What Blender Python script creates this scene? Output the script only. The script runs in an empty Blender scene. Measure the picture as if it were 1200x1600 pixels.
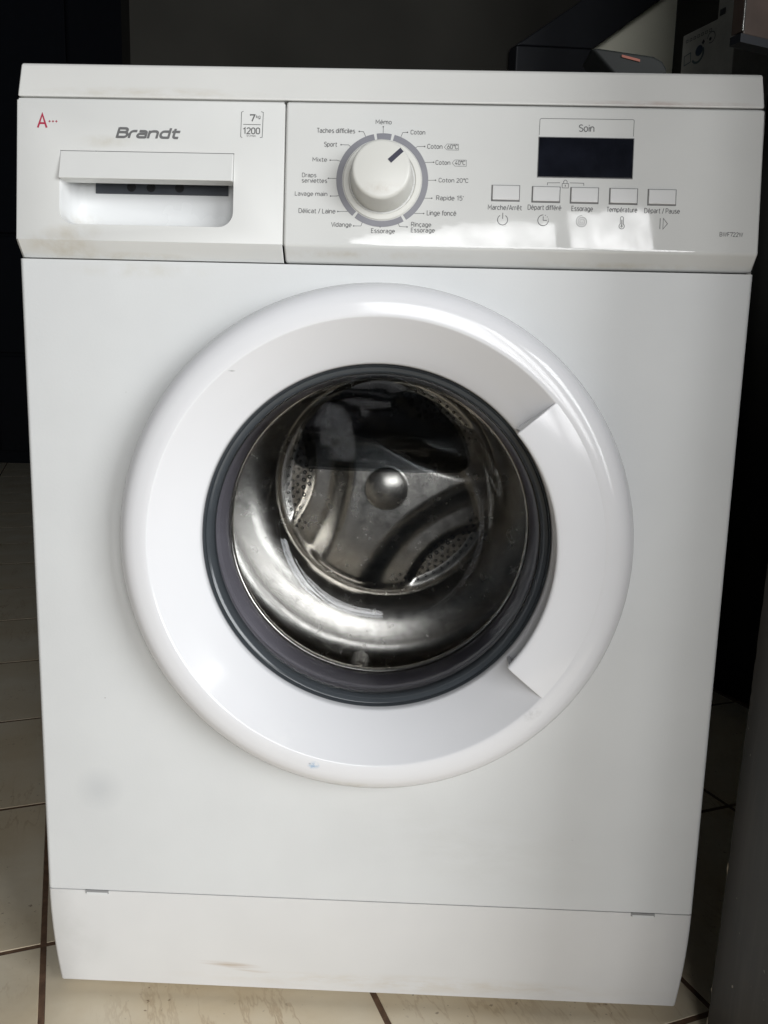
import bpy, bmesh, math, random
from mathutils import Vector, Matrix

# ------------------------------------------------------------------ camera, world, light, exposure
S = bpy.context.scene
col = S.collection
R = math.radians
ZF = -0.015                                   # floor height (machine front plane is y = 0)

cam_d = bpy.data.cameras.new('camera')
cam_d.lens = 29.25
cam_d.sensor_width = 36.0
cam_d.clip_start = 0.01
cam_d.clip_end = 60.0
cam = bpy.data.objects.new('camera', cam_d)
col.objects.link(cam)
right = Vector((0.9992072, 0.0308411, 0.0251758)); up = Vector((-0.0299276, 0.1648421, 0.9858658)); fwd = Vector((-0.0262552, 0.9858377, -0.1656344))
m3 = Matrix((right, up, -fwd)).transposed()
cam.matrix_world = Matrix.Translation((0.02497, -0.69623, 0.58294)) @ m3.to_4x4()
S.camera = cam

w = bpy.data.worlds.new('World'); S.world = w; w.use_nodes = True
w.node_tree.nodes['Background'].inputs['Color'].default_value = (0.75, 0.88, 1.0, 1)
w.node_tree.nodes['Background'].inputs['Strength'].default_value = 0.025

def area(name, loc, target, sx, sy, power, color=(1, 1, 1), roll=0.0, spread=180):
    d = bpy.data.lights.new(name, 'AREA'); d.shape = 'RECTANGLE'; d.size = sx; d.size_y = sy
    d.energy = power; d.color = color; d.spread = R(spread)
    o = bpy.data.objects.new(name, d); col.objects.link(o)
    o.location = loc
    q = (Vector(target) - Vector(loc)).to_track_quat('-Z', 'Y')
    o.rotation_euler = (q.to_matrix() @ Matrix.Rotation(roll, 3, 'Z')).to_euler()
    return o
def outdoors(o, seed, ragged):
    """what is seen through an opening is not an even white: sunlit ground, rocks and leaves"""
    d = o.data; d.use_nodes = True; nt = d.node_tree; em = nt.nodes['Emission']
    g = nt.nodes.new('ShaderNodeNewGeometry')
    mp = nt.nodes.new('ShaderNodeMapping'); mp.inputs['Location'].default_value = (seed, seed * 2.3, 0); mp.inputs['Scale'].default_value = (2.2, 4.5, 1)
    nt.links.new(g.outputs['Parametric'], mp.inputs[0])
    n1 = nt.nodes.new('ShaderNodeTexNoise'); n1.inputs['Scale'].default_value = 2.4; n1.inputs['Detail'].default_value = 6; n1.inputs['Roughness'].default_value = 0.62
    nt.links.new(mp.outputs[0], n1.inputs['Vector'])
    r1 = nt.nodes.new('ShaderNodeMapRange'); r1.inputs['From Min'].default_value = 0.36; r1.inputs['From Max'].default_value = 0.64; r1.inputs['To Min'].default_value = 0.55; r1.inputs['To Max'].default_value = 1.35
    nt.links.new(n1.outputs['Fac'], r1.inputs[0])
    sep = nt.nodes.new('ShaderNodeSeparateXYZ'); nt.links.new(g.outputs['Parametric'], sep.inputs[0])
    mul = nt.nodes.new('ShaderNodeMath'); mul.operation = 'MULTIPLY'; mul.inputs[1].default_value = ragged
    nt.links.new(n1.outputs['Fac'], mul.inputs[0])
    sub = nt.nodes.new('ShaderNodeMath'); sub.operation = 'SUBTRACT'; sub.inputs[0].default_value = 1.0 + 0.3 * ragged; nt.links.new(mul.outputs[0], sub.inputs[1])
    lt = nt.nodes.new('ShaderNodeMath'); lt.operation = 'LESS_THAN'; nt.links.new(sep.outputs[1], lt.inputs[0]); nt.links.new(sub.outputs[0], lt.inputs[1])
    m2 = nt.nodes.new('ShaderNodeMath'); m2.operation = 'MULTIPLY'; nt.links.new(r1.outputs[0], m2.inputs[0]); nt.links.new(lt.outputs[0], m2.inputs[1])
    nt.links.new(m2.outputs[0], em.inputs['Strength'])

# daylight coming in through the open doorway behind the photographer
outdoors(area('doorway_light', (0.2325, -2.4, 1.06), (0.2325, 0, 1.06), 0.765, 1.33, 23, (0.985, 0.99, 1.0), R(6)), 1.0, 0.10)
outdoors(area('doorway_light', (0.835, -2.4, 1.13), (0.835, 0, 1.13), 0.30, 1.36, 10.5, (0.985, 0.99, 1.0), R(8)), 4.0, 0.10)
# second opening further round to the right; the chipped board keeps its light off the lower right of the machine
outdoors(area('side_opening_light', (1.95, -1.95, 1.15), (0.0, 0, 0.45), 1.4, 1.6, 69, (0.965, 0.985, 1.0)), 7.0, 0.0)

S.view_settings.view_transform = 'Standard'
S.view_settings.look = 'None'
S.view_settings.exposure = 0.0
S.view_settings.gamma = 1.0
S.render.engine = 'CYCLES'
S.cycles.max_bounces = 10
S.cycles.transparent_max_bounces = 16
S.cycles.sample_clamp_indirect = 6.0
S.cycles.use_denoising = True

rng = random.Random(7)

# ------------------------------------------------------------------ materials
def new_mat(name):
    m = bpy.data.materials.new(name); m.use_nodes = True
    nt = m.node_tree
    return m, nt, nt.nodes['Principled BSDF']

def nd(nt, t, **kw):
    n = nt.nodes.new(t)
    for k, v in kw.items():
        setattr(n, k, v)
    return n

def mixc(nt, fac, a, b):
    m = nd(nt, 'ShaderNodeMix', data_type='RGBA')
    for sock, v in ((m.inputs[0], fac), (m.inputs[6], a), (m.inputs[7], b)):
        if hasattr(v, 'is_linked') or hasattr(v, 'links'):
            nt.links.new(v, sock)
        else:
            sock.default_value = v if not isinstance(v, tuple) else (*v, 1) if len(v) == 3 else v
    return m.outputs[2]

def math_n(nt, op, a, b=None, clamp=False):
    m = nd(nt, 'ShaderNodeMath', operation=op); m.use_clamp = clamp
    for i, v in enumerate((a, b)):
        if v is None: continue
        if hasattr(v, 'links'): nt.links.new(v, m.inputs[i])
        else: m.inputs[i].default_value = v
    return m.outputs[0]

def obj_co(nt):
    return nd(nt, 'ShaderNodeTexCoord').outputs['Object']

def noise(nt, co, scale, detail=3, rough=0.55, vscale=None):
    if vscale:
        mp = nd(nt, 'ShaderNodeMapping'); mp.inputs['Scale'].default_value = vscale
        nt.links.new(co, mp.inputs[0]); co = mp.outputs[0]
    n = nd(nt, 'ShaderNodeTexNoise'); n.inputs['Scale'].default_value = scale
    n.inputs['Detail'].default_value = detail; n.inputs['Roughness'].default_value = rough
    nt.links.new(co, n.inputs['Vector'])
    return n.outputs['Fac']

def ramp(nt, fac, p0, p1):
    r = nd(nt, 'ShaderNodeMapRange'); r.inputs['From Min'].default_value = p0; r.inputs['From Max'].default_value = p1
    nt.links.new(fac, r.inputs[0])
    return r.outputs[0]

def soft_patch(nt, co, c, s, ang=0.0, nscale=60, vs=None):
    """soft patch with broken edge: c centre, s half sizes (object space)"""
    mp = nd(nt, 'ShaderNodeMapping', vector_type='TEXTURE')
    mp.inputs['Location'].default_value = c; mp.inputs['Scale'].default_value = s; mp.inputs['Rotation'].default_value = (0, ang, 0)
    nt.links.new(co, mp.inputs[0])
    ln = nd(nt, 'ShaderNodeVectorMath', operation='LENGTH'); nt.links.new(mp.outputs[0], ln.inputs[0])
    f = ramp(nt, ln.outputs['Value'], 1.0, 0.15)
    if nscale == 0: return f
    nz = ramp(nt, noise(nt, co, nscale, 4, 0.65, vs), 0.38, 0.68)
    return math_n(nt, 'MULTIPLY', f, nz, True)

def enamel(name, color, rough, stains_and_patches=(), peel=0.0, coat=0.0, speck=0.0, var=0.02, wave=0.0):
    m, nt, b = new_mat(name)
    co = obj_co(nt)
    v = noise(nt, co, 9, 3)
    dark = tuple(c * (1 - 2.2 * var) for c in color)
    c = mixc(nt, ramp(nt, v, 0.35, 0.65), dark, color)
    for (cc, ss, ang, colr, amt, ns, vs) in stains_and_patches:
        f = math_n(nt, 'MULTIPLY', soft_patch(nt, co, cc, ss, ang, ns, vs), amt)
        c = mixc(nt, f, c, colr)
    if speck:
        vo = nd(nt, 'ShaderNodeTexVoronoi'); vo.inputs['Scale'].default_value = 38; nt.links.new(co, vo.inputs['Vector'])
        s1 = math_n(nt, 'LESS_THAN', vo.outputs['Distance'], 0.022)
        sel = nd(nt, 'ShaderNodeSeparateColor'); nt.links.new(vo.outputs['Color'], sel.inputs[0])
        s2 = math_n(nt, 'GREATER_THAN', sel.outputs[0], 0.93)
        f = math_n(nt, 'MULTIPLY', math_n(nt, 'MULTIPLY', s1, s2), speck)
        c = mixc(nt, f, c, (0.25, 0.23, 0.21))
    nt.links.new(c, b.inputs['Base Color'])
    rn = ramp(nt, noise(nt, co, 14, 4), 0.3, 0.7)
    rr = math_n(nt, 'ADD', math_n(nt, 'MULTIPLY', rn, 0.07), rough - 0.035)
    nt.links.new(rr, b.inputs['Roughness'])
    b.inputs['Coat Weight'].default_value = coat; b.inputs['Coat Roughness'].default_value = 0.02
    if peel:
        bp = nd(nt, 'ShaderNodeBump'); bp.inputs['Strength'].default_value = peel; bp.inputs['Distance'].default_value = 0.0006
        nt.links.new(noise(nt, co, 420, 2), bp.inputs['Height']); nt.links.new(bp.outputs[0], b.inputs['Normal'])
        if wave:                                            # slight oil-canning of the sheet metal
            b2 = nd(nt, 'ShaderNodeBump'); b2.inputs['Strength'].default_value = wave; b2.inputs['Distance'].default_value = 0.01
            nt.links.new(noise(nt, co, 4.5, 2, 0.5, (1.6, 1, 0.8)), b2.inputs['Height']); nt.links.new(b2.outputs[0], bp.inputs['Normal'])
    return m

def plain(name, color, rough=0.5, metal=0.0, var=0.12, scale=25, spec=None):
    m, nt, b = new_mat(name)
    co = obj_co(nt)
    c = mixc(nt, ramp(nt, noise(nt, co, scale, 3), 0.3, 0.7), tuple(x * (1 - var) for x in color), tuple(min(1, x * (1 + var)) for x in color))
    nt.links.new(c, b.inputs['Base Color'])
    b.inputs['Roughness'].default_value = rough; b.inputs['Metallic'].default_value = metal
    if spec is not None: b.inputs['Specular IOR Level'].default_value = spec
    return m

YEL = (0.42, 0.33, 0.17); BRN = (0.40, 0.27, 0.15)
M = {}
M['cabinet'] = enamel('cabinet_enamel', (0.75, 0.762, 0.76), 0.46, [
    ((-0.246, 0, 0.203), (0.024, 0.1, 0.023), 0, (0.52, 0.535, 0.55), 0.42, 0, None),  # round greyer patch with a soft edge
    ((0.10, 0, 0.16), (0.16, 0.1, 0.05), 0.2, (0.66, 0.665, 0.65), 0.6, 14, (1, 1, 3)),
    ((-0.22, 0, 0.40), (0.06, 0.1, 0.16), -0.2, (0.68, 0.69, 0.69), 0.6, 18, (2, 1, 0.6)),
    ((-0.20, 0, 0.66), (0.07, 0.1, 0.008), 0, (0.62, 0.60, 0.52), 0.5, 40, None)], peel=0.10, speck=0.5, wave=0.16)
M['worktop'] = enamel('worktop_laminate', (0.755, 0.75, 0.72), 0.42, [
    ((-0.19, 0.01, 0.799), (0.10, 0.1, 0.006), 0, YEL, 0.30, 50, (1, 1, 3)),
    ((0.22, 0.01, 0.797), (0.10, 0.1, 0.003), 0, (0.45, 0.30, 0.24), 0.5, 50, (1, 1, 3))], peel=0.05, speck=0.5)
M['drawer'] = enamel('drawer_plastic', (0.755, 0.757, 0.735), 0.36, [
    ((-0.262, 0, 0.677), (0.04, 0.1, 0.013), 0.1, YEL, 0.45, 45, None),
    ((-0.21, 0, 0.671), (0.06, 0.1, 0.004), 0, YEL, 0.4, 60, None),
    ((-0.225, 0, 0.76), (0.03, 0.1, 0.006), 0, (0.52, 0.47, 0.36), 0.45, 50, None),
    ((-0.25, 0, 0.688), (0.03, 0.1, 0.008), 0, YEL, 0.35, 50, None)], speck=0.3)
M['panel'] = enamel('panel_plastic', (0.75, 0.752, 0.73), 0.045, [
    ((-0.02, 0, 0.676), (0.10, 0.1, 0.004), 0, YEL, 0.3, 50, None),
    ((0.19, 0, 0.672), (0.10, 0.1, 0.003), 0, YEL, 0.35, 50, None)], peel=0.0, coat=0.3)
M['recess'] = enamel('recess_plastic', (0.80, 0.81, 0.81), 0.25, [
    ((-0.25, 0, 0.70), (0.02, 0.1, 0.01), 0, YEL, 0.35, 50, None)])
M['door'] = enamel('door_plastic', (0.83, 0.832, 0.85), 0.12, [
    ((-0.047, -0.03, 0.2520), (0.0060, 0.1, 0.0040), 0, (0.10, 0.32, 0.58), 1.0, 260, None),
    ((-0.0505, -0.03, 0.2535), (0.0016, 0.1, 0.001), 0.4, (0.08, 0.09, 0.12), 1.0, 500, None),
    ((-0.075, -0.02, 0.270), (0.03, 0.1, 0.022), 0.5, (0.86, 0.86, 0.87), 0.8, 70, None),
    ((-0.01, -0.03, 0.231), (0.05, 0.1, 0.006), 0, (0.62, 0.58, 0.48), 0.5, 80, None),
    ((0.135, -0.03, 0.305), (0.01, 0.1, 0.006), -0.6, (0.45, 0.45, 0.45), 0.6, 200, None),
    ((-0.116, -0.03, 0.581), (0.003, 0.1, 0.0008), 0, (0.15, 0.15, 0.15), 1.0, 300, None)], speck=0.4, var=0.01)
M['cabinet'].node_tree.nodes['Principled BSDF'].inputs['Specular IOR Level'].default_value = 0.38
M['plinth'] = enamel('plinth_plastic', (0.77, 0.77, 0.765), 0.34, [
    ((-0.130, 0, 0.026), (0.034, 0.1, 0.0038), 0.06, BRN, 0.6, 60, (0.35, 1, 6)),
    ((-0.112, 0, 0.0205), (0.024, 0.1, 0.0026), 0.10, BRN, 0.5, 60, (0.35, 1, 6)),
    ((0.05, 0, 0.012), (0.25, 0.1, 0.012), 0, (0.60, 0.52, 0.40), 0.5, 30, (1, 1, 4)),
    ((-0.27, 0, 0.05), (0.03, 0.1, 0.05), 0, (0.6, 0.6, 0.58), 0.4, 30, None)], speck=0.8)
M['knob'] = enamel('dial_plastic', (0.74, 0.735, 0.69), 0.32, [
    ((0.0, -0.03, 0.722), (0.022, 0.1, 0.006), 0, (0.50, 0.45, 0.38), 0.5, 160, None)])
M['print'] = plain('grey_print', (0.13, 0.13, 0.13), 0.5, var=0.05)
M['ring'] = plain('ring_print', (0.235, 0.235, 0.26), 0.4, var=0.05)
M['red'] = plain('red_print', (0.42, 0.03, 0.07), 0.5, var=0.05)
M['logo'] = plain('logo_print', (0.16, 0.16, 0.16), 0.35, var=0.05)
M['gap'] = plain('dark_gap', (0.17, 0.17, 0.17), 0.6); M['notch'] = plain('notch_grey', (0.30, 0.30, 0.30), 0.6)
M['slot'] = plain('slot_plastic', (0.06, 0.066, 0.078), 0.5)
M['hole'] = plain('screw_hole', (0.012, 0.012, 0.014), 0.6)
M['display'] = plain('display_glass', (0.008, 0.009, 0.014), 0.06, var=0.3, scale=60)
M['button'] = enamel('button_plastic', (0.70, 0.70, 0.69), 0.16)
M['marker'] = plain('marker_dark', (0.035, 0.035, 0.06), 0.35)
M['bezel'] = plain('window_bezel', (0.058, 0.066, 0.074), 0.14, var=0.1)
M['gasket'] = plain('rubber_gasket', (0.31, 0.285, 0.315), 0.42, var=0.12, scale=12)
M['bezel_white'] = enamel('inner_wall_plastic', (0.7, 0.7, 0.7), 0.3)
M['tub'] = plain('tub_plastic', (0.02, 0.02, 0.022), 0.7)
M['foot'] = plain('foot_rubber', (0.03, 0.03, 0.03), 0.7)

def steel(name, rough, color=(0.62, 0.585, 0.53)):
    m, nt, b = new_mat(name)
    co = obj_co(nt)
    # brushed round the drum axis: streaks follow the angle
    sep = nd(nt, 'ShaderNodeSeparateXYZ'); nt.links.new(co, sep.inputs[0])
    n1 = noise(nt, co, 20, 4)
    c = mixc(nt, n1, tuple(x * 0.86 for x in color), color)
    nt.links.new(c, b.inputs['Base Color']); b.inputs['Metallic'].default_value = 1.0
    n2 = noise(nt, co, 60, 4, 0.6, (1, 0.15, 1))
    nt.links.new(math_n(nt, 'ADD', math_n(nt, 'MULTIPLY', ramp(nt, n2, 0.3, 0.7), 0.10), rough - 0.05), b.inputs['Roughness'])
    bp = nd(nt, 'ShaderNodeBump'); bp.inputs['Strength'].default_value = 0.12; bp.inputs['Distance'].default_value = 0.002
    nt.links.new(noise(nt, co, 22, 2), bp.inputs['Height']); nt.links.new(bp.outputs[0], b.inputs['Normal'])
    return m
M['steel'] = steel('drum_steel', 0.24)
M['steel_lip'] = steel('drum_lip_steel', 0.16)

def glass(name, tint):
    m = bpy.data.materials.new(name); m.use_nodes = True; nt = m.node_tree
    nt.nodes.remove(nt.nodes['Principled BSDF'])
    out = nt.nodes['Material Output']
    tr = nd(nt, 'ShaderNodeBsdfTransparent'); tr.inputs['Color'].default_value = (*tint, 1)
    gl = nd(nt, 'ShaderNodeBsdfGlossy'); gl.inputs['Roughness'].default_value = 0.03
    co = obj_co(nt)
    fr = nd(nt, 'ShaderNodeFresnel'); fr.inputs['IOR'].default_value = 1.55
    bp = nd(nt, 'ShaderNodeBump'); bp.inputs['Strength'].default_value = 0.22; bp.inputs['Distance'].default_value = 0.004
    nt.links.new(noise(nt, co, 14, 2), bp.inputs['Height']); nt.links.new(bp.outputs[0], gl.inputs['Normal'])
    mx = nd(nt, 'ShaderNodeMixShader')
    nt.links.new(fr.outputs[0], mx.inputs[0]); nt.links.new(tr.outputs[0], mx.inputs[1]); nt.links.new(gl.outputs[0], mx.inputs[2])
    nt.links.new(mx.outputs[0], out.inputs['Surface'])
    return m
M['glass'] = glass('door_glass', (0.90, 0.91, 0.92)); M['glass_facet'] = glass('door_glass_shaded', (0.34, 0.36, 0.38))  # facet tint is darkened to carry the shade of the upper drum

# room materials
def tile_mat():
    m, nt, b = new_mat('floor_tile_glaze')
    co = obj_co(nt)
    oi = nd(nt, 'ShaderNodeObjectInfo')
    addv = nd(nt, 'ShaderNodeVectorMath', operation='ADD'); nt.links.new(co, addv.inputs[0])
    sc = nd(nt, 'ShaderNodeVectorMath', operation='SCALE'); sc.inputs['Scale'].default_value = 1.0
    cmb = nd(nt, 'ShaderNodeCombineXYZ'); nt.links.new(math_n(nt, 'MULTIPLY', oi.outputs['Random'], 40), cmb.inputs[0]); nt.links.new(math_n(nt, 'MULTIPLY', oi.outputs['Random'], 17), cmb.inputs[1])
    nt.links.new(cmb.outputs[0], addv.inputs[1]); p = addv.outputs[0]
    c = mixc(nt, ramp(nt, noise(nt, p, 7, 5, 0.6), 0.35, 0.7), (0.72, 0.60, 0.42), (0.82, 0.73, 0.57))
    # brown veins
    v = noise(nt, p, 9, 5, 0.6, (3.0, 0.7, 1))
    vv = ramp(nt, math_n(nt, 'ABSOLUTE', math_n(nt, 'SUBTRACT', v, 0.5)), 0.022, 0.0)
    c = mixc(nt, math_n(nt, 'MULTIPLY', math_n(nt, 'MULTIPLY', vv, ramp(nt, noise(nt, p, 6, 2), 0.48, 0.75), True), 0.55), c, (0.36, 0.22, 0.10))
    # dirt specks
    d = ramp(nt, noise(nt, p, 170, 2, 0.5), 0.665, 0.73)
    d2 = ramp(nt, noise(nt, p, 12, 2), 0.45, 0.65)
    c = mixc(nt, math_n(nt, 'MULTIPLY', math_n(nt, 'MULTIPLY', d, d2), 0.8, True), c, (0.20, 0.12, 0.07))
    nt.links.new(c, b.inputs['Base Color'])
    nt.links.new(math_n(nt, 'ADD', math_n(nt, 'MULTIPLY', noise(nt, p, 15, 4), 0.25), 0.22), b.inputs['Roughness'])
    bp = nd(nt, 'ShaderNodeBump'); bp.inputs['Strength'].default_value = 0.15; bp.inputs['Distance'].default_value = 0.002
    nt.links.new(noise(nt, p, 60, 3), bp.inputs['Height']); nt.links.new(bp.outputs[0], b.inputs['Normal'])
    return m
M['tile'] = tile_mat()
M['grout'] = plain('brown_grout', (0.15, 0.085, 0.05), 0.85, var=0.35, scale=80)
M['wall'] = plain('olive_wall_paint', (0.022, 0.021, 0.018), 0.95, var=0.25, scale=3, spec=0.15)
M['wall_lit'] = plain('lit_wall_tone', (0.78, 0.77, 0.64), 0.8, var=0.05, scale=4)  # brighter light on this stretch of back wall, put into the colour
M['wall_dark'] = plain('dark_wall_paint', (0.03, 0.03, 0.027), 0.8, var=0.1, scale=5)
M['skirting'] = plain('black_skirting', (0.008, 0.008, 0.008), 0.6)
M['black'] = plain('black_board', (0.006, 0.007, 0.010), 0.6)
M['navy'] = plain('navy_lacquer', (0.009, 0.010, 0.016), 0.35)
M['navy_edge'] = plain('navy_trim', (0.05, 0.055, 0.065), 0.4)
M['carton'] = plain('grey_white_card', (0.55, 0.54, 0.50), 0.8, var=0.08)
M['ink'] = plain('dark_ink', (0.06, 0.06, 0.07), 0.7)
M['blue_ink'] = plain('blue_ink', (0.035, 0.06, 0.11), 0.6)
M['teal_ink'] = plain('teal_ink', (0.10, 0.14, 0.15), 0.6)
M['brown'] = plain('brown_laminate', (0.05, 0.035, 0.028), 0.4, var=0.2)
M['chrome'] = plain('chrome_trim', (0.8, 0.78, 0.74), 0.15, metal=1.0, var=0.03)
M['tool'] = plain('tool_casing', (0.008, 0.010, 0.009), 0.7)
M['orange'] = plain('orange_stripe', (0.26, 0.06, 0.03), 0.5)

def board_mat():
    m, nt, b = new_mat('chipped_board')
    co = obj_co(nt)
    c = mixc(nt, ramp(nt, noise(nt, co, 5, 4, 0.6), 0.35, 0.7), (0.032, 0.032, 0.031), (0.052, 0.044, 0.038))
    f = ramp(nt, noise(nt, co, 95, 2, 0.5), 0.735, 0.76)
    c = mixc(nt, math_n(nt, 'MULTIPLY', f, 0.8), c, (0.40, 0.36, 0.31))
    f2 = ramp(nt, noise(nt, co, 60, 3, 0.6, (1, 1, 0.12)), 0.5, 0.8)
    c = mixc(nt, math_n(nt, 'MULTIPLY', f2, 0.35), c, (0.11, 0.10, 0.095))
    nt.links.new(c, b.inputs['Base Color']); b.inputs['Roughness'].default_value = 0.55
    return m
M['board'] = board_mat()
M['chip'] = plain('raw_wood_chip', (0.30, 0.25, 0.19), 0.9)

# ------------------------------------------------------------------ helpers
def make(name, verts, faces, mat, parent=None, smooth=None, bevel=None, seg=2):
    me = bpy.data.meshes.new(name)
    me.from_pydata([tuple(v) for v in verts], [], faces)
    me.validate(); me.update()
    return wrap(name, me, mat, parent, smooth, bevel, seg)

def wrap(name, me, mat, parent=None, smooth=None, bevel=None, seg=2):
    if isinstance(mat, str): mat = M[mat]
    me.materials.append(mat)
    bm = bmesh.new(); bm.from_mesh(me); bmesh.ops.remove_doubles(bm, verts=bm.verts, dist=1e-6)
    bmesh.ops.recalc_face_normals(bm, faces=bm.faces)
    if mat in (M['glass'], M['glass_facet']) and sum(q.normal.y * q.calc_area() for q in bm.faces) > 0:      # glass faces the room
        bmesh.ops.reverse_faces(bm, faces=bm.faces)
    bm.to_mesh(me); bm.free()
    if smooth:
        me.polygons.foreach_set('use_smooth', [True] * len(me.polygons))
        me.set_sharp_from_angle(angle=R(smooth))
    o = bpy.data.objects.new(name, me); col.objects.link(o)
    if bevel:
        b = o.modifiers.new('bevel', 'BEVEL'); b.width = bevel; b.segments = seg; b.limit_method = 'ANGLE'; b.angle_limit = R(28)
        me.polygons.foreach_set('use_smooth', [True] * len(me.polygons))
        me.set_sharp_from_angle(angle=R(30)) if not smooth else None
        b.harden_normals = True
    if parent is not None:
        o.parent = parent
        if parent.type == 'EMPTY':
            o.matrix_parent_inverse = (Matrix.Translation(parent.location) @ parent.rotation_euler.to_matrix().to_4x4()).inverted()
    return o

def empty(name, loc, label, cat, rot=(0, 0, 0), group=None):
    o = bpy.data.objects.new(name, None); o.empty_display_size = 0.05; col.objects.link(o)
    o.location = loc; o.rotation_euler = rot
    tag(o, label, cat, group)
    return o

def tag(o, label, cat, group=None):
    o['label'] = label; o['category'] = cat
    if group: o['group'] = group
    return o

def struct(o):
    o['kind'] = 'structure'; return o

def box_vf(x0, x1, y0, y1, z0, z1):
    v = [(x, y, z) for z in (z0, z1) for y in (y0, y1) for x in (x0, x1)]
    f = [(0, 2, 3, 1), (4, 5, 7, 6), (0, 1, 5, 4), (2, 6, 7, 3), (0, 4, 6, 2), (1, 3, 7, 5)]
    return v, f

def lathe_y(profile, cx, cz, n=160, a0=0.0, a1=360.0, closed=False, caps=False):
    """profile of (r, y) turned about the line x=cx, z=cz"""
    full = abs(a1 - a0) >= 359.9
    k = n if full else n + 1
    v, f = [], []
    P = len(profile)
    for i in range(k):
        a = R(a0 + (a1 - a0) * i / n)
        for r, y in profile:
            v.append((cx + r * math.cos(a), y, cz + r * math.sin(a)))
    for i in range(n):
        j = (i + 1) % k
        for q in range(P if closed else P - 1):
            q2 = (q + 1) % P
            f.append((i * P + q, j * P + q, j * P + q2, i * P + q2))
    if caps and not full:
        f.append(tuple(range(P))); f.append(tuple(range((k - 1) * P, k * P)))
    return v, f

def fill_hole(outer, hole):
    """triangulated face between closed 3D loops (planar)"""
    bm = bmesh.new()
    ed = []
    for loop in (outer, hole):
        vs = [bm.verts.new(p) for p in loop]
        for i in range(len(vs)):
            ed.append(bm.edges.new((vs[i], vs[(i + 1) % len(vs)])))
    bmesh.ops.triangle_fill(bm, use_beauty=True, use_dissolve=False, edges=ed)
    bm.verts.index_update()
    v = [tuple(x.co) for x in bm.verts]; f = [tuple(x.index for x in fc.verts) for fc in bm.faces]
    bm.free()
    return v, f

def merge(*vfs):
    V, F = [], []
    for v, f in vfs:
        o = len(V); V += list(v); F += [tuple(i + o for i in q) for q in f]
    return V, F

def ribbon2d(pts, width, closed=False):
    """flat strip along a 2D polyline with mitred joints"""
    P = [Vector(p) for p in pts]; n = len(P); L, Rr = [], []
    for i in range(n):
        a = P[i - 1] if (i > 0 or closed) else None
        b = P[(i + 1) % n] if (i < n - 1 or closed) else None
        d1 = (P[i] - a).normalized() if a is not None else None
        d2 = (b - P[i]).normalized() if b is not None else None
        if d1 is None: d1 = d2
        if d2 is None: d2 = d1
        t = (d1 + d2)
        if t.length < 1e-4: t = d2
        t.normalize(); nn = Vector((-t.y, t.x))
        k = 1.0 / max(0.45, nn.dot(Vector((-d1.y, d1.x))))
        L.append(P[i] + nn * width / 2 * k); Rr.append(P[i] - nn * width / 2 * k)
    v = [(*q, 0) for q in L] + [(*q, 0) for q in Rr]
    f = []
    for i in range(n if closed else n - 1):
        j = (i + 1) % n; f.append((i, j, n + j, n + i))
    return v, f

def arc(cx, cy, r, a0, a1, n=24):
    return [(cx + r * math.cos(R(a0 + (a1 - a0) * i / n)), cy + r * math.sin(R(a0 + (a1 - a0) * i / n))) for i in range(n + 1)]

# panel frame: u = x, v = distance down the tilted face from its top edge, h = out of the face
PT = Vector((0, 0.008, 0.7935)); PX = Vector((0, -0.11580746, -0.99327168)); PN = Vector((0, -0.99327168, 0.11580746))
def pw(u, v, h=0.0):
    return PT + Vector((u, 0, 0)) + PX * v + PN * h
def on_panel(vf, h):
    v, f = vf
    return [pw(p[0], p[1], h + p[2]) for p in v], f

def panel_box(u0, u1, v0, v1, h0, h1):
    v, f = box_vf(u0, u1, v0, v1, h0, h1)
    return [pw(*p) for p in v], f

def A_(cx, cy, rx, ry, a0, a1, n=8):
    return [(cx + rx * math.cos(R(a0 + (a1 - a0) * i / n)), cy + ry * math.sin(R(a0 + (a1 - a0) * i / n))) for i in range(n + 1)]

# rounded single-stroke lettering like the print on the panel: glyph = (advance, strokes); cap height 1, x height 0.72
_n = [[(0, 0), (0, .72)], [(0, .46)] + A_(.24, .46, .24, .26, 180, 0) + [(.48, 0)]]
_o = [A_(.25, .36, .25, .36, 90, 450, 16)]
_c = [A_(.25, .36, .25, .36, 45, 315, 12)]
_e = [[(.02, .38), (.48, .38)] + A_(.25, .36, .25, .36, 0, 310, 14)]
_a = [[(.04, .64)] + A_(.22, .52, .22, .20, 100, 0, 6) + [(.44, 0)], [(.44, .42)] + A_(.18, .215, .18, .20, 90, 270) + [(.44, .06)]]
_d = [[(.48, 0), (.48, 1)], A_(.25, .36, .24, .36, 40, 320, 12)]
_u = [[(0, .72)] + A_(.24, .26, .24, .26, 180, 360) + [(.48, .72)], [(.48, .72), (.48, 0)]]
_i = [[(0, 0), (0, .72)], [(0, .88), (0, 1.0)]]
_0 = [A_(.25, .75, .25, .25, 0, 180, 6) + A_(.25, .25, .25, .25, 180, 360, 6) + [(.5, .75)]]
_E = [[(.44, 1), (0, 1), (0, 0), (.44, 0)], [(0, .52), (.38, .52)]]
_acute = [[(.20, .84), (.32, 1.02)]]
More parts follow.
